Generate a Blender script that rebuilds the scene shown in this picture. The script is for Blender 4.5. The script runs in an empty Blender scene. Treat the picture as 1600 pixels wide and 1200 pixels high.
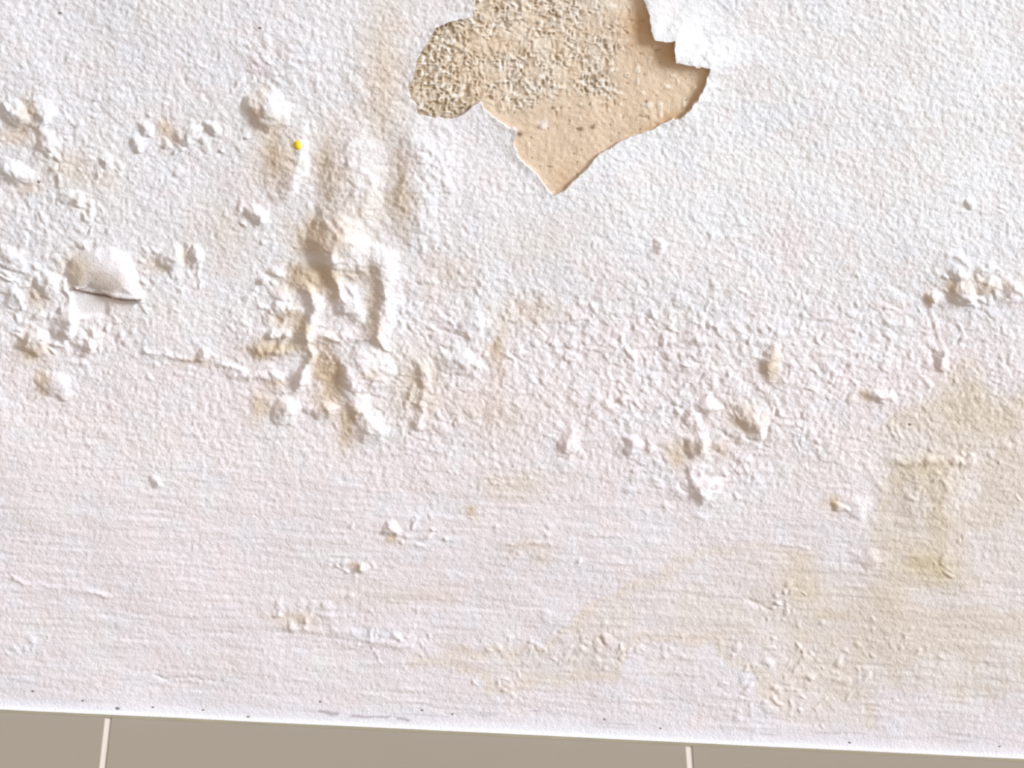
import bpy, math, random
import numpy as np
from mathutils import Matrix, Vector
C = bpy.context.scene.collection
S = 1.0/3017.0            # one photo pixel on the wall, in metres
F = 8500.0                # focal length in pixels of a 1600 wide frame

# ------------------------------------------------------------------ camera
def unit(v): return v/np.linalg.norm(v)
d1 = unit(np.array([-80.0, 4350.0, -F]))                 # horizontal, into the wall (camera axes)
nrm = np.cross([0, -545.0, -F], [1, -0.0485, 0])
d2 = unit(np.cross(nrm, d1))                              # along the foot of the wall
if d2[0] < 0: d2 = -d2
up = unit(np.cross(d2, d1))
Rm = np.array([d2, d1, up])                               # rows: world axes in camera axes
t = np.array([0, -545.0, -F]); t = t/F*(F*S)*1.0
D = np.linalg.norm(t)
foot_dir = Rm @ t                                         # ray to the foot point under the frame centre
cam_loc = -foot_dir                                       # foot point = world origin
cam_d = bpy.data.cameras.new('camera'); cam = bpy.data.objects.new('camera', cam_d); C.objects.link(cam)
M = Matrix([[*Rm[0], cam_loc[0]], [*Rm[1], cam_loc[1]], [*Rm[2], cam_loc[2]], [0, 0, 0, 1]])
cam.matrix_world = M
cam_d.sensor_width = 36; cam_d.lens = F/1600*36; cam_d.clip_start = 0.05
bpy.context.scene.camera = cam

def project(x, y, z):
    P = np.stack([x-cam_loc[0], y-cam_loc[1], z-cam_loc[2]], -1) @ Rm
    return 800+F*P[..., 0]/-P[..., 2], 600-F*P[..., 1]/-P[..., 2]
def on_plane(px, py, n=(0, 1, 0), d=0.0):
    r = Rm @ np.array([px-800, 600-py, -F]); n = np.array(n, float)
    k = (d-n @ cam_loc)/(n @ r)
    return cam_loc+k*r

# ------------------------------------------------------------------ light
sc = bpy.context.scene
w = bpy.data.worlds.new('room_light'); sc.world = w; w.use_nodes = True
bg = w.node_tree.nodes['Background']
bg.inputs[0].default_value = (0.635, 0.58, 0.55, 1); bg.inputs[1].default_value = 1.0
sd = bpy.data.lights.new('window_sun', 'SUN'); sun = bpy.data.objects.new('window_sun', sd); C.objects.link(sun)
EL = math.radians(24)
Ls = Vector((math.cos(EL)*0.86, -math.sin(EL), math.cos(EL)*0.51)).normalized()
sun.rotation_euler = Ls.to_track_quat('Z', 'Y').to_euler()
sd.color = (0.80, 0.90, 1.0); sd.energy = 4.85; sd.angle = math.radians(18)
vs = sc.view_settings
vs.view_transform = 'Standard'; vs.look = 'None'; vs.gamma = 1; vs.use_curve_mapping = False; vs.exposure = 0.0

# ------------------------------------------------------------------ noise
def vnoise(X, Y, s, seed, sy=None):
    sy = sy or s
    rs = np.random.RandomState(seed); T = rs.rand(256, 256)*2-1
    u = X/s+97.3; v = Y/sy+61.7
    i = np.floor(u).astype(np.int64); j = np.floor(v).astype(np.int64)
    fu = u-i; fv = v-j
    fu = fu*fu*fu*(fu*(fu*6-15)+10); fv = fv*fv*fv*(fv*(fv*6-15)+10)
    i0 = i & 255; i1 = (i+1) & 255; j0 = j & 255; j1 = (j+1) & 255
    return ((T[j0, i0]*(1-fu)+T[j0, i1]*fu)*(1-fv)+(T[j1, i0]*(1-fu)+T[j1, i1]*fu)*fv)
def rot(X, Y, a):
    c, s = math.cos(a), math.sin(a)
    return X*c+Y*s, -X*s+Y*c
def sstep(a, b, x):
    t = np.clip((x-a)/(b-a), 0, 1); return t*t*(3-2*t)
def blob(X, Y, cx, cy, rx, ry, a=0):
    u, v = rot(X-cx, Y-cy, math.radians(a))
    return np.exp(-((u/rx)**2+(v/ry)**2))
def box(X, Y, x0, x1, y0, y1, e=12):
    return sstep(x0-e, x0+e, X)*(1-sstep(x1-e, x1+e, X))*sstep(y0-e, y0+e, Y)*(1-sstep(y1-e, y1+e, Y))
def inpoly_sdf(X, Y, P):
    P = np.array(P, float); n = len(P)
    d = np.full(X.shape, 1e9); inside = np.zeros(X.shape, bool)
    for k in range(n):
        a = P[k]; b = P[(k+1) % n]; e = b-a
        wx = X-a[0]; wy = Y-a[1]
        tt = np.clip((wx*e[0]+wy*e[1])/(e @ e), 0, 1)
        d = np.minimum(d, np.hypot(wx-tt*e[0], wy-tt*e[1]))
        c = ((a[1] > Y) != (b[1] > Y))
        with np.errstate(divide='ignore', invalid='ignore'):
            xx = (b[0]-a[0])*(Y-a[1])/(b[1]-a[1] if b[1] != a[1] else 1e-9)+a[0]
        inside ^= c & (X < xx)
    return np.where(inside, -d, d)
def lin(c):
    c = np.clip(np.asarray(c, float)/255, 0, 1)
    return np.where(c <= 0.04045, c/12.92, ((c+0.055)/1.055)**2.4)

# ------------------------------------------------------------------ materials
def principled(name):
    m = bpy.data.materials.new(name); m.use_nodes = True
    return m, m.node_tree.nodes, m.node_tree.links, m.node_tree.nodes['Principled BSDF']
def simple(name, rgb, rough=0.6, var=0.04, scale=20, spec=0.3, bump=0.0):
    m, N, L, b = principled(name)
    tc = N.new('ShaderNodeTexCoord'); no = N.new('ShaderNodeTexNoise'); no.inputs['Scale'].default_value = scale
    no.inputs['Detail'].default_value = 5
    L.new(tc.outputs['Object'], no.inputs['Vector'])
    r = N.new('ShaderNodeValToRGB'); c = lin(rgb)
    r.color_ramp.elements[0].position = 0.3; r.color_ramp.elements[1].position = 0.7
    r.color_ramp.elements[0].color = (*(c*(1-var)), 1); r.color_ramp.elements[1].color = (*np.clip(c*(1+var), 0, 1), 1)
    L.new(no.outputs['Fac'], r.inputs[0]); L.new(r.outputs[0], b.inputs['Base Color'])
    b.inputs['Roughness'].default_value = rough; b.inputs['Specular IOR Level'].default_value = spec
    if bump:
        bp = N.new('ShaderNodeBump'); bp.inputs['Strength'].default_value = bump; bp.inputs['Distance'].default_value = 0.0006
        n2 = N.new('ShaderNodeTexNoise'); n2.inputs['Scale'].default_value = 700; L.new(tc.outputs['Object'], n2.inputs['Vector'])
        L.new(n2.outputs['Fac'], bp.inputs['Height']); L.new(bp.outputs[0], b.inputs['Normal'])
    return m
def attr_mat(name, rough, grain_scale, grain_d, strength):
    m, N, L, b = principled(name)
    at = N.new('ShaderNodeAttribute'); at.attribute_name = 'pigment'
    tc = N.new('ShaderNodeTexCoord'); no = N.new('ShaderNodeTexNoise')
    no.inputs['Scale'].default_value = grain_scale; no.inputs['Detail'].default_value = 3
    L.new(tc.outputs['Object'], no.inputs['Vector'])
    hs = N.new('ShaderNodeMix'); hs.data_type = 'RGBA'; hs.blend_type = 'MULTIPLY'; hs.inputs[0].default_value = 1.0
    mr = N.new('ShaderNodeMapRange'); mr.inputs[1].default_value = 0.3; mr.inputs[2].default_value = 0.7
    mr.inputs[3].default_value = 0.955; mr.inputs[4].default_value = 1.03
    L.new(no.outputs['Fac'], mr.inputs[0]); L.new(at.outputs['Color'], hs.inputs[6]); L.new(mr.outputs[0], hs.inputs[7])
    L.new(hs.outputs[2], b.inputs['Base Color'])
    bp = N.new('ShaderNodeBump'); bp.inputs['Strength'].default_value = strength; bp.inputs['Distance'].default_value = grain_d
    # roller stipple, shown in the shader only where the mesh is too sparse to carry it
    st_ = N.new('ShaderNodeTexNoise'); st_.inputs['Scale'].default_value = 330; st_.inputs['Detail'].default_value = 2
    L.new(tc.outputs['Object'], st_.inputs['Vector'])
    b2 = N.new('ShaderNodeBump'); b2.inputs['Distance'].default_value = 0.0017
    L.new(at.outputs['Alpha'], b2.inputs['Strength']); L.new(st_.outputs['Fac'], b2.inputs['Height']); L.new(b2.outputs[0], bp.inputs['Normal'])
    L.new(no.outputs['Fac'], bp.inputs['Height']); L.new(bp.outputs[0], b.inputs['Normal'])
    b.inputs['Roughness'].default_value = rough; b.inputs['Specular IOR Level'].default_value = 0.2
    return m
M_paint = attr_mat('limewash_paint', 0.75, 900, 0.0005, 0.6)
M_plaster = attr_mat('old_plaster', 0.9, 1400, 0.0005, 0.6)
M_masonry = simple('bare_masonry', (205, 180, 150), 0.9, 0.08, 30, 0.1, 0.5)
M_grout = simple('floor_grout', (218, 208, 194), 0.8, 0.03, 80)
M_contact_shade = simple('contact_shade', (150, 138, 116), 0.8, 0.08, 60)  # dark colour standing in for contact shade at the wall foot
M_tile = simple('tile_glaze', (148, 137, 120), 0.42, 0.02, 3, 0.35)
M_yellow = simple('yellow_pigment', (232, 200, 20), 0.5, 0.1, 300)
M_dirt = simple('dark_dirt', (150, 138, 134), 0.9, 0.1, 300)

# ------------------------------------------------------------------ helpers
def mesh_obj(name, verts, faces, mat, parent=None, smooth=False, loc=(0, 0, 0)):
    me = bpy.data.meshes.new(name); me.from_pydata([tuple(v) for v in verts], [], faces); me.update()
    me.materials.append(mat)
    if smooth: me.shade_smooth()
    o = bpy.data.objects.new(name, me); C.objects.link(o); o.location = loc
    if parent: o.parent = parent
    return o
def array_mesh(name, co, quads, mat, pig=None, normals=None, al=None):
    me = bpy.data.meshes.new(name)
    me.vertices.add(len(co)); me.vertices.foreach_set('co', co.astype(np.float32).ravel())
    n = len(quads); me.loops.add(n*4); me.loops.foreach_set('vertex_index', quads.astype(np.int32).ravel())
    me.polygons.add(n); me.polygons.foreach_set('loop_start', np.arange(0, n*4, 4, dtype=np.int32))
    me.update(calc_edges=True)
    me.materials.append(mat)
    me.shade_smooth()
    if pig is not None:
        a = me.color_attributes.new('pigment', 'FLOAT_COLOR', 'POINT')
        a.data.foreach_set('color', np.concatenate([pig, (np.zeros(len(pig)) if al is None else al)[:, None]], 1).astype(np.float32).ravel())
    if normals is not None: me.normals_split_custom_set_from_vertices(normals.astype(np.float32))
    return me
def box_mesh(x0, x1, y0, y1, z0, z1, b=0.0):
    """box with a small chamfer round its top edge"""
    v = [(x0, y0, z0), (x1, y0, z0), (x1, y1, z0), (x0, y1, z0),
         (x0, y0, z1-b), (x1, y0, z1-b), (x1, y1, z1-b), (x0, y1, z1-b),
         (x0+b, y0+b, z1), (x1-b, y0+b, z1), (x1-b, y1-b, z1), (x0+b, y1-b, z1)]
    f = [(3, 2, 1, 0)]
    for a in (0, 4):
        for k in range(4): f.append((a+k, a+(k+1) % 4, a+4+(k+1) % 4, a+4+k))
    f.append((8, 9, 10, 11)); return v, f

# ------------------------------------------------------------------ setting: wall body and floor
v, f = box_mesh(-1.6, 1.6, 0.0035, 0.14, -0.02, 1.7)
wall = mesh_obj('wall_back', v, f, M_masonry); wall['kind'] = 'structure'
wall['category'] = 'wall'; wall['label'] = 'damp white plastered wall, blistered and peeling, above the beige tiled floor'
v, f = box_mesh(-1.6, 1.6, -2.5, 0.0035, -0.03, -0.0006)
floor = mesh_obj('floor', v, f, M_grout); floor['kind'] = 'structure'
floor['category'] = 'floor'; floor['label'] = 'beige tiled floor with pale grout lines at the foot of the wall'

gx1 = on_plane(164.7, 1160, (0, 0, 1))[0]; gx2 = on_plane(1077.5, 1182, (0, 0, 1))[0]
TW = gx2-gx1; G = 0.0030
tile_mesh = None
for i in range(-5, 6):
    for j in range(0, 8):
        if tile_mesh is None:
            v, f = box_mesh(G/2, TW-G/2, -TW+G/2, -G/2, -0.009, 0.0, 0.0004)
            o = mesh_obj('floor_tile', v, f, M_tile, floor); tile_mesh = o.data
        else:
            o = bpy.data.objects.new('floor_tile', tile_mesh); C.objects.link(o); o.parent = floor
        o.location = (gx1+i*TW, -0.0016-j*TW, 0)
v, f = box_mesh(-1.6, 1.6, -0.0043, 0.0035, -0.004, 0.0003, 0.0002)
shade_line = mesh_obj('contact_shade_line', v, f, M_contact_shade, floor)  # dark strip laid in as the contact shade under the lip
shade_line['label'] = 'thin dark strip painting in the contact shade between wall foot and tiles'

# ------------------------------------------------------------------ wall surface grid
ST = 1.6*S
def axis(lo, hi, a, b):
    core = np.arange(lo, hi, ST); out = []
    def grow(start, end, sg):
        r = []; p = start; st = ST
        while (end-p)*sg > 0:
            st = min(st*1.03, 0.012); p += sg*st; r.append(p)
        if r: r[-1] = end
        return r
    L_ = grow(core[0], a, -1)[::-1] if a < core[0] else []
    R_ = grow(core[-1], b, 1) if b > core[-1] else []
    return np.array(L_+list(core)+R_), len(L_), len(core)
xs, nxl, nxc = axis(-0.285, 0.285, -1.6, 1.6)
zs, nzl, nzc = axis(0.0, 0.455, 0.0, 1.7)
XX, ZZ = np.meshgrid(xs, zs)
PX, PY = project(XX, np.zeros_like(XX), ZZ)               # where the flat wall shows: features below are measured on it
H = np.zeros_like(PX)

# warped coordinates make every outline irregular
WX = PX+vnoise(PX, PY, 48, 5)*7+vnoise(PX, PY, 22, 1)*5+vnoise(PX, PY, 10, 2)*3
WY = PY+vnoise(PX, PY, 48, 6)*7+vnoise(PX, PY, 22, 3)*5+vnoise(PX, PY, 10, 4)*3
KW = 1.0
def window(x0, x1, y0, y1):
    a = on_plane(x0-12, y1+12); b = on_plane(x1+12, y0-12)
    c = on_plane(x0-12, y0-12); d = on_plane(x1+12, y1+12)
    i0 = np.searchsorted(xs, min(a[0], c[0])); i1 = np.searchsorted(xs, max(b[0], d[0]))
    j0 = np.searchsorted(zs, min(a[2], d[2])); j1 = np.searchsorted(zs, max(b[2], c[2]))
    return slice(max(j0, 0), max(j1, 0)), slice(max(i0, 0), max(i1, 0))
def dome(cx, cy, rx, ry, a, h, p=1.6, warp=True):
    r = max(rx, ry)+8; w_ = window(cx-r, cx+r, cy-r, cy+r)
    k_ = KW if warp else 0
    x = PX[w_]+k_*(WX[w_]-PX[w_]); y = PY[w_]+k_*(WY[w_]-PY[w_])
    u, v = rot(x-cx, y-cy, math.radians(a))
    H[w_] += h*np.clip(1-(u/rx)**2-(v/ry)**2, 0, None)**p
def ridge(pts, wd, h, wl=None):
    """rounded ridge along a broken line; wl = width on the left/upper side"""
    xsp = [p[0] for p in pts]; ysp = [p[1] for p in pts]; r = wd*3
    w_ = window(min(xsp)-r, max(xsp)+r, min(ysp)-r, max(ysp)+r)
    x = PX[w_]+KW*(WX[w_]-PX[w_]); y = PY[w_]+KW*(WY[w_]-PY[w_]); d = np.full(x.shape, 1e9)
    for (ax, ay), (bx, by) in zip(pts, pts[1:]):
        ex, ey = bx-ax, by-ay; tt = np.clip(((x-ax)*ex+(y-ay)*ey)/(ex*ex+ey*ey), 0, 1)
        d = np.minimum(d, np.hypot(x-ax-tt*ex, y-ay-tt*ey))
    H[w_] += h*np.exp(-(d/wd)**2)

# --- fine relief, measured in photo pixels of height
coarse = (0.25+0.9*blob(PX, PY, 850, 540, 330, 110, 8)+0.9*blob(PX, PY, 1110, 640, 190, 140)+0.8*blob(PX, PY, 60, 330, 130, 260)
          + 0.8*blob(PX, PY, 1400, 540, 260, 110)+0.5*blob(PX, PY, 500, 480, 190, 240)+0.6*blob(PX, PY, 390, 120, 170, 90)
          + 0.6*blob(PX, PY, 700, 700, 300, 90)+0.6*blob(PX, PY, 1250, 1050, 170, 90)+0.5*blob(PX, PY, 900, 1030, 170, 45)
          + 0.7*blob(PX, PY, 520, 965, 150, 30, 12)+0.5*blob(PX, PY, 1480, 760, 140, 150))
coarse = np.clip(coarse, 0, 1.25)
low = sstep(600, 800, PY)*(1-0.8*blob(PX, PY, 1150, 650, 260, 120))
smooth_low = 0.35+0.65*(1-sstep(640, 900, PY+0.10*(800-PX)))
fine_amp = 0.5+0.5*(1-low*0.9)
gx_, gy_ = rot(PX, PY, math.radians(-32))
grain = 0.5*vnoise(gx_, gy_, 7.5, 10, 5.0)+0.5*vnoise(PX, PY, 4.6, 11)+0.3*vnoise(PX, PY, 14, 12)
flake = sstep(1000, 1012, PX)*(1-sstep(1085, 1125, PX+0.2*PY))*(1-sstep(86, 108, PY))
H += fine_amp*grain*(1-0.75*flake)
n1 = vnoise(WX, WY, 17, 20, 14); n2 = vnoise(WX, WY, 10, 21); n3 = vnoise(WX, WY, 32, 22)
n4 = vnoise(WX, WY, 7.0, 23)
H += coarse*smooth_low*(0.35*np.maximum(n1, -0.3)+0.5*n2+0.55*n4+0.6*n3)
# brushed streaks along the wall foot
sx, sy = rot(PX, PY, math.radians(3.2))
streak = sstep(560, 740, PY-0.08*(PX-300))*(1-0.3*coarse)
H += streak*(0.42*vnoise(sx, sy, 60, 30, 6.0)+0.3*vnoise(sx, sy, 28, 31, 4.2)+0.45*vnoise(sx, sy, 120, 32, 15))
# slow undulation of the plaster
H += 2.2*vnoise(PX, PY, 150, 40)+1.0*vnoise(PX, PY, 70, 41)

# --- scattered crumbs
rng = random.Random(7)
for (cx, cy, rx, ry, n, r0, r1, h) in [
    (50, 210, 80, 90, 60, 6, 13, 2.6), (285, 220, 70, 26, 40, 5, 10, 3.0), (170, 250, 90, 50, 30, 5, 10, 2.2), (45, 440, 70, 70, 60, 6, 13, 3.0),
    (120, 335, 60, 40, 22, 5, 11, 2.2), (110, 525, 90, 28, 50, 5, 10, 3.0), (260, 420, 60, 30, 26, 5, 9, 2.4), (215, 520, 60, 50, 26, 4, 8, 2.0),
    (395, 110, 60, 40, 34, 5, 9, 2.0), (395, 330, 30, 30, 10, 5, 9, 2.4), (430, 470, 60, 90, 46, 5, 11, 2.6), (660, 600, 60, 90, 60, 5, 11, 2.2),
    (640, 480, 90, 60, 40, 5, 10, 1.8), (850, 520, 260, 90, 190, 5, 11, 1.8), (1120, 640, 130, 110, 130, 6, 13, 2.4), (1100, 740, 60, 50, 30, 6, 13, 2.2),
    (1180, 420, 90, 60, 50, 5, 9, 1.6), (1380, 540, 200, 70, 140, 5, 10, 1.9), (1530, 440, 60, 30, 40, 5, 11, 3.0), (1520, 340, 80, 50, 24, 4, 8, 1.5),
    (1490, 740, 90, 40, 40, 5, 11, 1.8), (1300, 680, 160, 60, 60, 4, 9, 1.3), (640, 830, 60, 22, 22, 5, 9, 2.0), (560, 880, 40, 14, 10, 5, 9, 2.0),
    (760, 730, 200, 60, 60, 4, 8, 1.3), (830, 860, 60, 22, 18, 5, 9, 1.6), (470, 960, 70, 20, 36, 5, 10, 1.9), (600, 1000, 90, 24, 36, 4, 9, 1.5),
    (900, 1010, 120, 34, 70, 5, 9, 1.7), (1222, 940, 22, 34, 18, 4, 8, 2.4), (1250, 1070, 110, 60, 80, 5, 10, 1.8), (1400, 1000, 120, 40, 40, 4, 8, 1.3),
    (790, 1070, 60, 20, 20, 5, 9, 1.5), (1490, 870, 26, 40, 12, 4, 8, 2.2), (60, 1010, 50, 20, 14, 5, 9, 1.4), (330, 760, 260, 40, 30, 4, 8, 1.1),
    (70, 640, 60, 40, 14, 4, 8, 1.4), (1080, 530, 120, 50, 70, 5, 10, 2.0), (700, 420, 90, 60, 30, 4, 8, 1.2)]:
    for _ in range(n):
        x = cx+rng.gauss(0, 0.6)*rx; y = cy+rng.gauss(0, 0.6)*ry
        r = rng.uniform(r0, r1)
        dome(x, y, r, r*rng.uniform(0.6, 1.0), rng.uniform(-60, 60), h*rng.uniform(0.35, 0.95)*(0.85 if cy > 700 else 0.85), 1.3)

# --- blisters one can pick out (centre, half-sizes, tilt, height): also parts of their own
BL = [(418, 172, 32, 36, -18, 12), (22, 176, 22, 30, 0, 7), (62, 182, 20, 30, 10, 7), (77, 222, 20, 20, 0, 6), (26, 268, 30, 22, 20, 9),
      (163, 245, 12, 12, 0, 5), (229, 207, 14, 14, 0, 5), (212, 224, 10, 9, 0, 4), (294, 208, 15, 18, 0, 7), (327, 203, 11, 13, 0, 6), (113, 310, 14, 9, 20, 4.5),
      (130, 375, 14, 9, 15, 4), (262, 402, 19, 19, 0, 8), (308, 398, 15, 17, -10, 7), (397, 330, 17, 14, 20, 7), (20, 398, 22, 18, 0, 6), (72, 445, 24, 22, 0, 8),
      (15, 460, 16, 16, 0, 5), (98, 505, 20, 26, 10, 9), (55, 535, 24, 22, 0, 8), (135, 533, 14, 16, 0, 7), (83, 603, 30, 24, 10, 6),
      (322, 560, 17, 11, 8, 6), (245, 752, 16, 12, 20, 4), (1110, 640, 20, 13, 10, 5), (1173, 655, 26, 24, 15, 8),
      (1032, 385, 13, 16, 20, 4), (1090, 693, 22, 22, 0, 6), (995, 690, 14, 18, 0, 5), (888, 692, 20, 18, 0, 5), (1100, 765, 26, 22, 0, 6), (1205, 570, 14, 26, 0, 6),
      (1498, 425, 15, 14, 0, 7), (1507, 457, 24, 23, -10, 10), (1457, 470, 20, 12, 10, 6), (1545, 448, 17, 13, 0, 6), (1580, 452, 17, 12, 0, 6),
      (1372, 620, 24, 13, 5, 5), (1308, 790, 14, 10, 0, 3.5), (605, 828, 17, 13, 0, 5), (560, 885, 13, 9, 0, 4), (1470, 556, 12, 30, 0, 5), (1340, 790, 26, 20, 10, 3),
      (447, 640, 28, 22, 0, 8), (505, 640, 24, 14, 0, 7), (740, 505, 34, 20, 0, 5), (720, 560, 34, 22, 0, 6), (1145, 330, 0, 0, 0, 0),
      (1520, 322, 8, 8, 0, 4), (1360, 870, 34, 14, -10, 2.4)]
BL = [b for b in BL if b[2] > 0]
for (cx, cy, rx, ry, a, h) in BL:
    dome(cx, cy, rx*1.08, ry*1.08, a, h*1.0, 1.25); dome(cx+rx*0.2, cy-ry*0.15, rx*0.55, ry*0.6, a+30, h*0.25, 1.2)
# big smooth blister with its torn lower edge
BIG = [(100, 424), (112, 400), (140, 388), (175, 384), (203, 398), (217, 428), (226, 462), (222, 474), (200, 473), (178, 468), (158, 457), (138, 451), (118, 453), (106, 440)]
w_ = window(80, 245, 360, 520)
big_sd = inpoly_sdf(PX[w_]+(WX-PX)[w_]*0.35, PY[w_]+(WY-PY)[w_]*0.35, BIG)
ins = np.clip(-big_sd, 0, None)
prof = 1-np.exp(-ins/13.0)
lower = sstep(-2, 6, PY[w_]-(444+0.12*(PX[w_]-110)))
steep = 1-np.exp(-ins/2.5)
H[w_] *= 1-0.75*sstep(0, 8, ins)
H[w_] += 17*(prof*(1-lower)+lower*np.minimum(steep, 0.80*prof+0.35*(ins > 0)))*(0.72+0.28*sstep(110, 205, PX[w_]))*1.0+0.5*ins.clip(0, 1)*vnoise(PX[w_], PY[w_], 14, 49)
# smooth sunken facet beneath it
fac = box(PX[w_], PY[w_], 112, 168, 458, 494, 5)
H[w_] = H[w_]*(1-0.8*fac)-3.5*fac
ridge([(98, 440), (106, 470), (103, 520)], 5, 3)
H0 = H.copy(); KW = 0.55
# the swollen, folded column of paint
dome(448, 262, 34, 62, 8, 11, 1.3); ridge([(470, 205), (468, 245), (458, 275), (452, 300)], 9, 5)
dome(548, 290, 58, 120, 6, 13, 1.4); dome(640, 215, 40, 60, 0, 4); dome(665, 285, 60, 110, 8, 11, 1.3)
dome(528, 372, 48, 46, 25, 24, 1.1); dome(555, 398, 42, 36, 30, 8, 1.2)
ridge([(522, 398), (522, 430), (528, 460), (540, 482)], 11, 18)
ridge([(596, 405), (600, 450), (602, 485), (590, 520)], 15, 16)
ridge([(545, 418), (575, 410), (600, 408)], 10, 8)
ridge([(482, 452), (494, 474), (487, 505), (480, 528)], 8, 15)
ridge([(548, 452), (553, 478), (555, 498)], 8, 12)
dome(475, 432, 26, 20, 0, 6, 1.2)
ridge([(478, 528), (530, 526), (585, 528)], 14, 10)
dome(572, 575, 46, 40, 0, 17, 1.2); dome(540, 560, 42, 42, 0, 7)
ridge([(484, 556), (474, 580), (462, 606)], 7, 12); dome(470, 590, 22, 18, 0, 9)
ridge([(405, 545), (440, 548), (478, 545)], 10, 8); ridge([(425, 520), (448, 522)], 6, 7); ridge([(447, 522), (432, 548)], 4.5, 6)
dome(450, 485, 26, 16, 0, 7, 1.2); dome(440, 460, 18, 14, 0, 6)
ridge([(360, 585), (400, 588), (438, 586)], 8, 7); dome(422, 572, 20, 9, 0, 4)
ridge([(548, 600), (560, 640), (575, 668)], 16, 13); dome(590, 670, 22, 22, 0, 6)
dome(440, 605, 22, 14, 0, 4)
ridge([(655, 575), (662, 620), (656, 665)], 8, 7); dome(590, 505, 30, 20, 0, 4)
ridge([(225, 550), (262, 552), (300, 560), (330, 566), (380, 580)], 4.5, 4)
dome(500, 380, 36, 20, 0, 6)
for (x, y) in [(412, 440), (430, 425), (438, 478), (420, 500)]: dome(x, y, 12, 9, 20, 6, 1.3)
ridge([(1085, 640), (1096, 700), (1080, 740)], 9, 5); ridge([(1080, 745), (1095, 770), (1115, 790)], 6, 4)
ridge([(1480, 400), (1498, 400), (1512, 415)], 5, 4); ridge([(1560, 460), (1588, 468)], 6, 5)
ridge([(1400, 722), (1460, 716), (1520, 722)], 7, 4.5); dome(1462, 770, 70, 60, 0, 5, 1.3)
ridge([(1200, 846), (1260, 855)], 4, 2); ridge([(1240, 1050), (1262, 1030)], 4, 3)
ridge([(1170, 936), (1205, 952)], 4, -2.4); ridge([(430, 975), (530, 990), (640, 1010)], 7, 2.5)
ridge([(240, 1056), (345, 1063)], 2.5, -2); ridge([(20, 905), (120, 925), (170, 932)], 4, 2.2)
dome(600, 130, 70, 110, 0, 4, 1.4)
dH = H-H0
H = H0+dH*0.55*(1+0.06*vnoise(PX, PY, 16, 45)+0.06*vnoise(PX, PY, 9, 46))
H += np.clip(dH/6, 0, 1)*(1.1*vnoise(WX, WY, 20, 47)+0.7*vnoise(WX, WY, 11, 48)+0.3*grain)
BLX = [(445, 255, 40, 60, 5), (548, 280, 44, 100, 5), (535, 368, 52, 44, 25), (530, 445, 26, 50, 0), (600, 465, 22, 62, 0),
       (485, 495, 18, 44, 0), (575, 577, 50, 44, 0), (565, 650, 34, 38, 0), (405, 587, 46, 10, 0), (452, 548, 36, 14, 0), (658, 620, 12, 50, 0), (665, 285, 46, 92, 5)]

# --- lost paint: outline of the bare patch
PATCH = [(742, -30), (740, 2), (741, 26), (705, 33), (679, 45), (671, 62), (659, 80), (649, 98), (648, 118), (638, 135), (640, 150), (651, 166), (653, 180), (670, 184),
         (691, 186), (715, 184), (728, 176), (738, 165), (750, 159), (758, 173), (775, 187), (796, 199), (807, 203), (803, 224), (810, 245), (827, 262), (845, 280), (856, 297),
         (864, 307), (880, 299), (897, 283), (917, 266), (927, 250), (936, 240), (953, 233), (971, 220), (992, 212), (1016, 206), (1037, 192), (1050, 185), (1053, 189), (1065, 184),
         (1079, 171), (1093, 150), (1104, 129), (1110, 103), (1090, 101), (1069, 97), (1055, 94), (1054, 77), (1056, 58), (1034, 61), (1022, 59), (1018, 42), (1015, 21),
         (1008, 2), (995, -30), (950, -60), (860, -75), (790, -60)]
w_ = window(560, 1190, -110, 360)
jx = 1.6*vnoise(PX[w_], PY[w_], 7, 50); jy = 1.6*vnoise(PX[w_], PY[w_], 7, 51)
sd = np.full(PX.shape, 99.0)
sd[w_] = inpoly_sdf(PX[w_]+jx, PY[w_]+jy, PATCH)
# paint film lifts and curls round the patch, most on the upper right
lift = 1.2+11*sstep(985, 1030, PX)*(1-sstep(70, 130, PY))+5*sstep(1020, 1090, PX)*(1-sstep(150, 220, PY)) \
       + 1.5*blob(PX, PY, 690, 60, 60, 40)+1.5*blob(PX, PY, 820, 240, 30, 60)
lw = 9+22*sstep(985, 1035, PX)*(1-sstep(90, 170, PY))
near = np.clip(sd, 0, None)
H += lift*np.exp(-(near/lw)**1.3)

# --- the foot of the paint flares out over the floor
zpx = ZZ/S
foot = np.exp(-(zpx/13.0)**2)
smoothfoot = 1-0.75*np.exp(-(zpx/26.0)**2)
H = H*smoothfoot
H = np.clip(H, -5.5, None)
outc = 1-sstep(0, 420, np.maximum(np.abs(PX-800)-850, -60-PY)+60*vnoise(PX, PY, 140, 42))
Yd = -(H*(0.2+0.8*outc)+2.5*foot+3.4*np.exp(-(zpx/4.0)**2))*S

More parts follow.
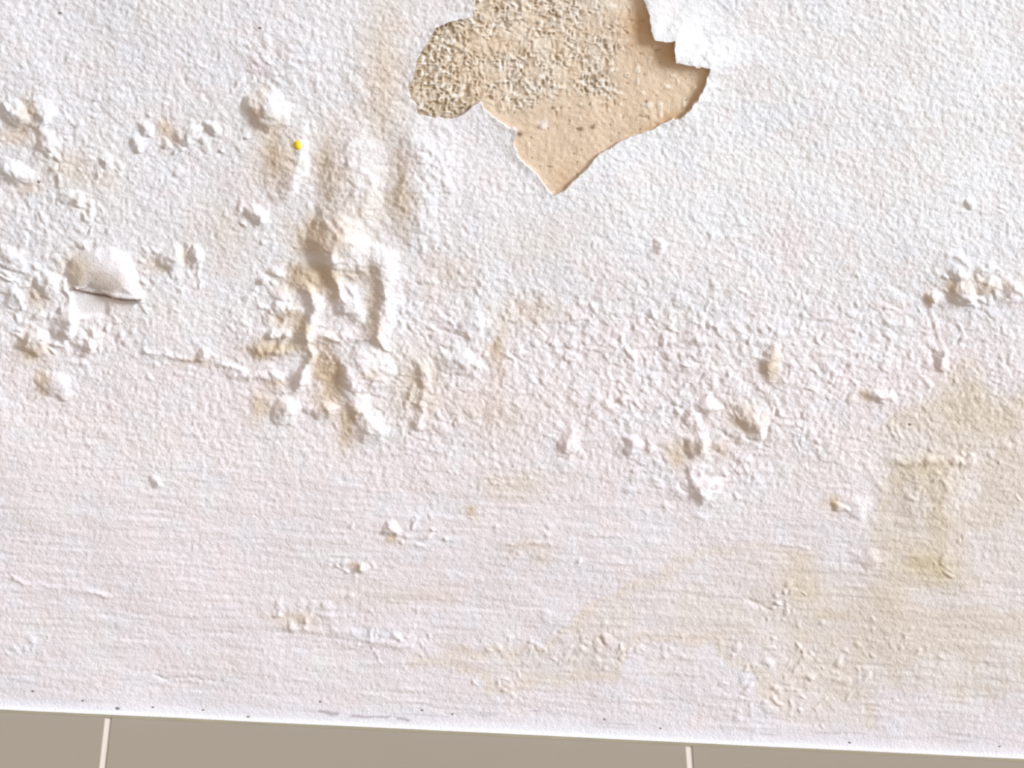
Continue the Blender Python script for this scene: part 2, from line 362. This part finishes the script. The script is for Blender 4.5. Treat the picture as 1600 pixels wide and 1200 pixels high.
# ------------------------------------------------------------------ pigment of the paint (whites, damp and rust stains, tan shade painted in on the blisters)
col = np.zeros(PX.shape+(3,)); col[:] = (235, 229, 229)
def tint(m, c, k=1.0):
    m = np.clip(m*k, 0, 1)[..., None]; col[:] = col*(1-m)+np.array(c, float)*m
ur = sstep(700, 1000, PX)*(1-sstep(330, 480, PY)); tint(ur, (239, 236, 236))
tint(sstep(430, 640, PY), (237, 226, 225), 0.9)
tint(sstep(620, 900, PY-0.05*PX), (231, 221, 223), 0.7)
tint(sstep(560, 420, PX)*(1-sstep(200, 560, PY)), (229, 225, 226), 0.8)
mott = vnoise(PX, PY, 46, 60, 34); mott2 = vnoise(PX, PY, 30, 61, 24); mott3 = vnoise(PX, PY, 90, 62, 60)
tint(sstep(0.1, 0.6, mott), (240, 222, 220), 0.3); tint(sstep(0.15, 0.7, mott2), (230, 231, 236), 0.3); tint(sstep(0.1, 0.7, mott3), (236, 229, 222), 0.3)
wp = 10*vnoise(PX, PY, 30, 63)+5*vnoise(PX, PY, 12, 64); AX = PX+wp; AY = PY+8*vnoise(PX, PY, 26, 65)
tan = (208, 184, 156)  # brown staining, with the warm shade of blisters and folds coloured in
for (cx, cy, rx, ry, a, k) in [(600, 120, 34, 110, 0, .5), (560, 330, 60, 60, 0, .3), (430, 240, 30, 50, 0, .75), (404, 172, 12, 36, 0, .6), (510, 260, 22, 60, 0, .55), (625, 300, 18, 60, 0, .6),
        (495, 360, 40, 26, 0, .75), (485, 430, 40, 22, 0, .85), (582, 470, 18, 50, 0, .6), (470, 430, 24, 13, 0, .5), (507, 433, 20, 16, 0, .6), (518, 460, 10, 22, 0, .6), (447, 493, 22, 9, 0, .6), (473, 508, 13, 20, 0, .75), (415, 543, 26, 11, 0, .7), (557, 425, 26, 12, 0, .45), (507, 570, 18, 26, 0, .6), (517, 612, 16, 26, 0, .6), (433, 603, 16, 7, 0, .6), (580, 580, 12, 10, 0, .4), (492, 382, 36, 13, 0, .6), (468, 505, 22, 26, 0, .35), (440, 545, 50, 16, 0, .8), (512, 590, 20, 46, 0, .9), (408, 634, 20, 22, 0, .7),
        (540, 665, 16, 30, 0, .9), (650, 600, 34, 50, 0, .5), (700, 430, 40, 40, 0, .25), (780, 550, 14, 40, 0, .7), (830, 490, 40, 30, 0, .35), (120, 418, 24, 24, 0, .7), (160, 435, 40, 20, 10, .35), (42, 175, 12, 20, 0, .6),
        (30, 210, 30, 16, 0, .5), (45, 295, 26, 10, 0, .5), (265, 208, 16, 18, 0, .7), (110, 265, 50, 20, 20, .35), (50, 545, 22, 20, 0, .7), (60, 470, 20, 20, 0, .5), (65, 600, 12, 22, 0, .7),
        (240, 410, 14, 12, 0, .5), (292, 395, 8, 18, 0, .5), (305, 565, 26, 8, 8, .5), (770, 650, 60, 40, 0, .3), (1207, 568, 14, 30, 0, .75), (1160, 650, 30, 26, 0, .5), (1080, 700, 26, 20, 0, .5),
        (1065, 715, 12, 18, 0, .6), (1130, 700, 20, 12, 0, .4), (1452, 470, 10, 8, 0, .9), (1488, 450, 9, 16, 0, .8), (1545, 445, 40, 12, 0, .5), (1350, 620, 12, 12, 0, .8), (1060, 370, 12, 50, 0, .0),
        (730, 798, 9, 8, 0, .8), (618, 846, 10, 8, 0, .8), (560, 884, 10, 8, 0, .8), (826, 855, 40, 14, 0, .35), (850, 875, 16, 16, 0, .3), (800, 760, 70, 24, 0, .3), (460, 970, 44, 12, 10, .5),
        (640, 930, 90, 18, 0, .2), (1305, 790, 14, 12, 0, .9), (850, 380, 60, 40, 0, .15), (310, 330, 60, 40, 0, .0), (350, 360, 50, 50, 0, .3), (1490, 445, 60, 20, 0, .15)]:
    if k: tint(blob(AX, AY, cx, cy, rx, ry, a), tan, k)
# damp stain on the lower right: soft wash with a firmer tide edge
ST1 = [(1700, 640), (1640, 606), (1560, 612), (1520, 560), (1500, 548), (1470, 610), (1385, 640), (1374, 700), (1392, 740), (1372, 790), (1362, 840), (1384, 868), (1330, 884), (1260, 868), (1190, 846), (1080, 852),
       (1020, 900), (930, 940), (880, 980), (850, 1010), (700, 1012), (640, 1035), (740, 1050), (760, 1085), (850, 1070), (960, 1062), (1000, 1000), (1110, 1010), (1180, 1060), (1230, 1130), (1366, 1140), (1372, 1070), (1500, 1090), (1640, 1090), (1720, 1040), (1760, 900), (1720, 760)]
st = inpoly_sdf(AX, AY, ST1)
patchy = (1-0.35*(1-sstep(1150, 1400, PX)))*(0.45+0.55*sstep(-0.45, 0.35, vnoise(PX, PY, 55, 66, 40)+0.6*vnoise(PX, PY, 25, 67)))
tint((1-sstep(-16, 12, st))*patchy, (226, 212, 199), 0.85)
tint((1-sstep(-5, 8, st))*sstep(-22, -6, st)*sstep(800, 900, PY)*(1-sstep(1180, 1300, PX)), (228, 212, 196), 0.5)
for (cx, cy, rx, ry, a, k) in [(1455, 885, 46, 26, 20, .85), (1440, 730, 60, 18, 0, .5), (1420, 750, 22, 30, 0, .4), (1462, 800, 14, 60, 0, .5), (1400, 830, 40, 50, 0, .35), (1255, 910, 22, 34, 0, .5),
        (1300, 965, 34, 12, 0, .5), (1400, 950, 30, 40, 0, .25), (1545, 660, 50, 50, 0, .3), (1490, 640, 40, 60, 0, .3), (1290, 1000, 40, 20, 0, .3)]:
    tint(blob(AX, AY, cx, cy, rx, ry, a), (210, 192, 160), k*0.95)
tint(box(AX, AY, 1505, 1545, 830, 900, 14), (232, 222, 222), 0.7)
tint(blob(AX, AY, 400, 105, 26, 10, 25), (214, 190, 192), 0.6)
tint(blob(AX, AY, 1235, 380, 34, 40), (236, 216, 214), 0.5)
tint(np.exp(-(zpx/26.0)**2)*(1-0.4*sstep(900, 1500, PX)), (233, 230, 235), 0.8)
crk = np.exp(-((AY*0+PY-(450+0.17*(PX-112)+5*np.sin((PX-112)/26.0)))/2.6)**2)*sstep(112, 120, PX)*(1-sstep(218, 226, PX))
tint(crk, (120, 96, 84), 0.85)
# scuffs along the foot
scf = sstep(0.25, 0.6, vnoise(sx, sy, 44, 70, 3.4))*np.exp(-((zpx-24-6*vnoise(PX, PY, 160, 71))/6.0)**2)*sstep(420, 520, PX)
tint(scf, (196, 186, 188), 0.6)
sc2 = np.exp(-((PY-(1112+0.075*(PX-490)+3*vnoise(PX, PY, 18, 72)))/2.2)**2)*sstep(482, 492, PX)*(1-sstep(640, 655, PX))*sstep(-0.25, 0.2, vnoise(PX, PY, 11, 73))
tint(sc2, (172, 160, 164), 0.75)
sc3 = np.exp(-((PY-(1112+0.02*(PX-820)+2*vnoise(PX, PY, 18, 74)))/2.2)**2)*sstep(825, 835, PX)*(1-sstep(900, 915, PX))*sstep(-0.1, 0.3, vnoise(PX, PY, 9, 75))
tint(sc3, (186, 176, 182), 0.7)
pig = lin(col)*0.955

# ------------------------------------------------------------------ build the paint layer, with each blister its own piece
nz, nx = PX.shape
XA = XX.copy(); ZA = ZZ.copy()
# pull the grid onto the torn outline
gz, gxx = np.gradient(sd); gl = np.hypot(gz, gxx)+1e-9
nearb = (np.abs(sd) < 1.25)
XA[nearb] -= (sd*gxx/gl)[nearb]*S; ZA[nearb] -= (sd*gz/gl)[nearb]*S*1.1
inside = (sd < 0.0) & ~nearb
co = np.stack([XA, Yd, ZA], -1)
dyx = np.gradient(Yd, xs, axis=1); dyz = np.gradient(Yd, zs, axis=0)
NV = np.stack([dyx, -np.ones_like(dyx), dyz], -1); NV /= np.linalg.norm(NV, axis=-1, keepdims=True)
idx = np.arange(nz*nx).reshape(nz, nx)
q = np.stack([idx[:-1, :-1], idx[:-1, 1:], idx[1:, 1:], idx[1:, :-1]], -1).reshape(-1, 4)
insf = inside.ravel(); bnd = nearb.ravel()
drop = insf[q].any(1) | (bnd[q].all(1) & (sd.ravel()[q].mean(1) < 0))
q = q[~drop]
lab = np.zeros(nz*nx, np.int32)
allb = [(cx, cy, rx, ry, a) for (cx, cy, rx, ry, a, h) in BL]+BLX
for k, (cx, cy, rx, ry, a) in enumerate(allb):
    u, v2 = rot(WX-cx, WY-cy, math.radians(a))
    m = ((u/(rx*1.08))**2+(v2/(ry*1.08))**2 < 1).ravel() & (lab == 0); lab[m] = k+1
KB = len(allb)+1
m = (inpoly_sdf(PX, PY, BIG) < 2).ravel(); lab[m] = KB
ql = lab[q[:, 0]]
cof = co.reshape(-1, 3); pf = pig.reshape(-1, 3); nf = NV.reshape(-1, 3)
def cut(name, faces, parent, mat=M_paint):
    uq, inv = np.unique(faces, return_inverse=True)
    me = array_mesh(name, cof[uq], inv.reshape(-1, 4), mat, pf[uq], nf[uq], (1-outc.ravel()[uq])*0.8)
    o = bpy.data.objects.new(name, me); C.objects.link(o); o.parent = parent; return o
paint = cut('paint_layer', q[ql == 0], wall)
paint['label'] = 'chalky white paint film, grainy and crumbling'
for k in range(1, KB+1):
    fk = q[ql == k]
    if len(fk) < 12: continue
    o = cut('paint_blister', fk, paint)
    if k == KB: o['label'] = 'large smooth blister torn along its lower edge'
# edges of the film: along the torn outline and under the foot
ed = np.concatenate([q[:, [0, 1]], q[:, [1, 2]], q[:, [2, 3]], q[:, [3, 0]]])
key = np.sort(ed, 1); uk, first, cnt = np.unique(key[:, 0].astype(np.int64)*(nz*nx)+key[:, 1], return_index=True, return_counts=True)
be = ed[first[cnt == 1]]
sdf_ = sd.ravel(); sel = (sdf_[be[:, 0]] < 2.5) & (sdf_[be[:, 1]] < 2.5)
be = be[sel]
uq, inv = np.unique(be, return_inverse=True); inv = inv.reshape(-1, 2); n = len(uq)
a_ = cof[uq]; b_ = a_.copy(); b_[:, 1] = 7.5*S
rim = array_mesh('torn_edge', np.concatenate([a_, b_]), np.stack([inv[:, 1], inv[:, 0], inv[:, 0]+n, inv[:, 1]+n], -1), M_paint, np.concatenate([pf[uq], pf[uq]]))
o = bpy.data.objects.new('torn_edge', rim); C.objects.link(o); o.parent = paint
fr = cof[idx[0]]; b_ = fr.copy(); b_[:, 1] += 0.4*S; b_[:, 2] = -0.6*S; c_ = b_.copy(); c_[:, 1] = 0.0034
n = len(fr); k_ = np.arange(n-1)
qq = np.concatenate([np.stack([k_+n, k_+1+n, k_+1, k_], -1), np.stack([k_+2*n, k_+1+2*n, k_+1+n, k_+n], -1)])
under = array_mesh('plaster_foot', np.concatenate([fr, b_, c_]), qq, M_paint, np.tile(pf[idx[0]], (3, 1)))
o = bpy.data.objects.new('plaster_foot', under); C.objects.link(o); o.parent = paint

# ------------------------------------------------------------------ bare plaster inside the patch
pa = on_plane(600, -110); pb = on_plane(1160, 340)
bx = np.arange(pa[0], pb[0], 1.5*S); bz = np.arange(pb[2], pa[2], 1.5*S)
BX, BZ = np.meshgrid(bx, bz); QX, QY = project(BX, np.zeros_like(BX), BZ)
qx = QX+4*vnoise(QX, QY, 12, 80); qy = QY+4*vnoise(QX, QY, 12, 81)
rn = 34*vnoise(QX, QY, 32, 91)+16*vnoise(QX, QY, 14, 92)
rough = np.clip(1.0*(1-sstep(730, 800, QX+0.25*QY+rn))+0.62*(1-sstep(890, 985, QX+0.1*QY+rn))*(1-sstep(125, 180, QY+rn*0.7))*sstep(-0.7, 0.1, vnoise(QX, QY, 22, 93))+0.3*(1-sstep(900, 985, QX+rn))*(1-sstep(125, 180, QY+rn*0.7))+0.06, 0, 1)
worm = np.abs(vnoise(qx, qy, 6.4, 82, 5.6)); worm2 = np.abs(vnoise(qx, qy, 4.2, 83))
hb = rough*(2.6*(0.35-worm)*1.4+1.6*(0.3-worm2))+0.5*vnoise(QX, QY, 6, 84)+0.8*vnoise(QX, QY, 30, 85)
bits = sstep(0.55, 0.75, vnoise(QX, QY, 9, 86))*sstep(0.0, 0.4, vnoise(QX, QY, 50, 87)+0.1); hb += bits*1.0
pits = sstep(0.8, 0.9, vnoise(QX, QY, 6.5, 88)); hb -= pits*0.8
yb = (3.6-hb)*S
pc = np.zeros(QX.shape+(3,)); pc[:] = (228, 202, 174)
def ptint(m, c, k=1.0):
    m = np.clip(m*k, 0, 1)[..., None]; pc[:] = pc*(1-m)+np.array(c, float)*m
ptint(rough*(1-sstep(740, 800, QX)), (220, 203, 180), 0.8)
ptint(rough*sstep(740, 800, QX), (230, 213, 196), 0.85)
ptint(rough*sstep(0.16, 0.4, worm), (165, 142, 114), 0.7)
ptint(rough*sstep(0.2, 0.5, vnoise(QX, QY, 4.5, 89)), (238, 230, 220), 0.85)
ptint(sstep(-0.2, 0.5, vnoise(QX, QY, 50, 90)), (232, 206, 178), 0.5)
ptint(blob(QX, QY, 850, 80, 110, 70)*sstep(-0.5, 0.4, vnoise(QX, QY, 20, 94)), (236, 222, 206), 0.6); ptint(bits, (238, 226, 210), 0.7); ptint(pits, (170, 142, 112), 0.5)
for (x, y, r) in [(907, 203, 4.5), (926, 200, 4), (812, 211, 5), (843, 199, 4), (1010, 160, 3), (864, 170, 3)]:
    ptint(blob(QX, QY, x, y, r, r*0.8), (128, 104, 82), 0.9)
ptint(blob(QX, QY, 850, 195, 8, 7), (242, 232, 222), 0.9)
psd = inpoly_sdf(QX, QY, PATCH)
ptint(np.exp(-(np.clip(-psd, 0, None)/9)**2)*sstep(960, 1040, QX), (196, 152, 106), 0.6)
ptint(blob(QX, QY, 1003, 40, 26, 34), (196, 150, 102), 0.6); ptint(blob(QX, QY, 1042, 84, 20, 20), (190, 146, 100), 0.55)
ptint(blob(QX, QY, 935, 8, 50, 12), (232, 220, 206), 0.7)
ptint(np.exp(-(np.clip(-psd, 0, None)/4)**2)*(1-sstep(690, 760, QX)), (150, 132, 110), 0.6)
ptint(blob(QX, QY, 880, 280, 14, 20), (205, 168, 128), 0.5)
pig2 = lin(pc)*0.955
i2 = np.arange(BX.size).reshape(BX.shape)
q2 = np.stack([i2[:-1, :-1], i2[:-1, 1:], i2[1:, 1:], i2[1:, :-1]], -1).reshape(-1, 4)
q2 = q2[psd.ravel()[q2[:, 0]] < 14]
uq, inv = np.unique(q2, return_inverse=True)
me = array_mesh('bare_plaster', np.stack([BX, yb, BZ], -1).reshape(-1, 3)[uq], inv.reshape(-1, 4), M_plaster, pig2.reshape(-1, 3)[uq])
o = bpy.data.objects.new('bare_plaster', me); C.objects.link(o); o.parent = wall
o['label'] = 'tan bare plaster where the paint has fallen away'

# ------------------------------------------------------------------ small marks
def surf(px, py):
    p = on_plane(px, py); i = np.searchsorted(xs, p[0]); j = np.searchsorted(zs, p[2])
    return Vector((p[0], float(Yd[j, i]), p[2]))
def speck(name, px, py, rx, rz, mat, h=1.0):
    c = surf(px, py); vv = [(0, -h*S, 0)]; ff = []
    r_ = random.Random(int(px*7+py))
    for k in range(10):
        t_ = k*math.pi/5; g = r_.uniform(0.75, 1.15)
        vv.append((rx*S*math.cos(t_)*g, -0.35*h*S, rz*S*math.sin(t_)*g))
    for k in range(10):
        t_ = k*math.pi/5; vv.append((rx*S*1.1*math.cos(t_), 0.8*S, rz*S*1.1*math.sin(t_)))
    for k in range(10):
        k2 = (k+1) % 10; ff.append((0, 1+k2, 1+k)); ff.append((1+k, 1+k2, 11+k2, 11+k))
    return mesh_obj(name, vv, ff, mat, paint, True, c)
o = speck('paint_speck', 465, 225, 5, 7.5, M_yellow, 3); o['label'] = 'tiny bright yellow speck'
for (x, y, r) in [(184, 1106, 3), (130, 1094, 2), (239, 1105, 2), (388, 1119, 2.6), (318, 1109, 2), (52, 1079, 2), (501, 1096, 1.8), (1422, 662, 2.2), (407, 43, 2), (95, 21, 2), (61, 284, 2.6),
                  (1328, 1160, 2), (1562, 1166, 2), (707, 1116, 2), (660, 1110, 2), (945, 1124, 2), (1032, 1138, 2)]:
    speck('dirt_speck', x, y, r*1.2, r*0.9, M_dirt)
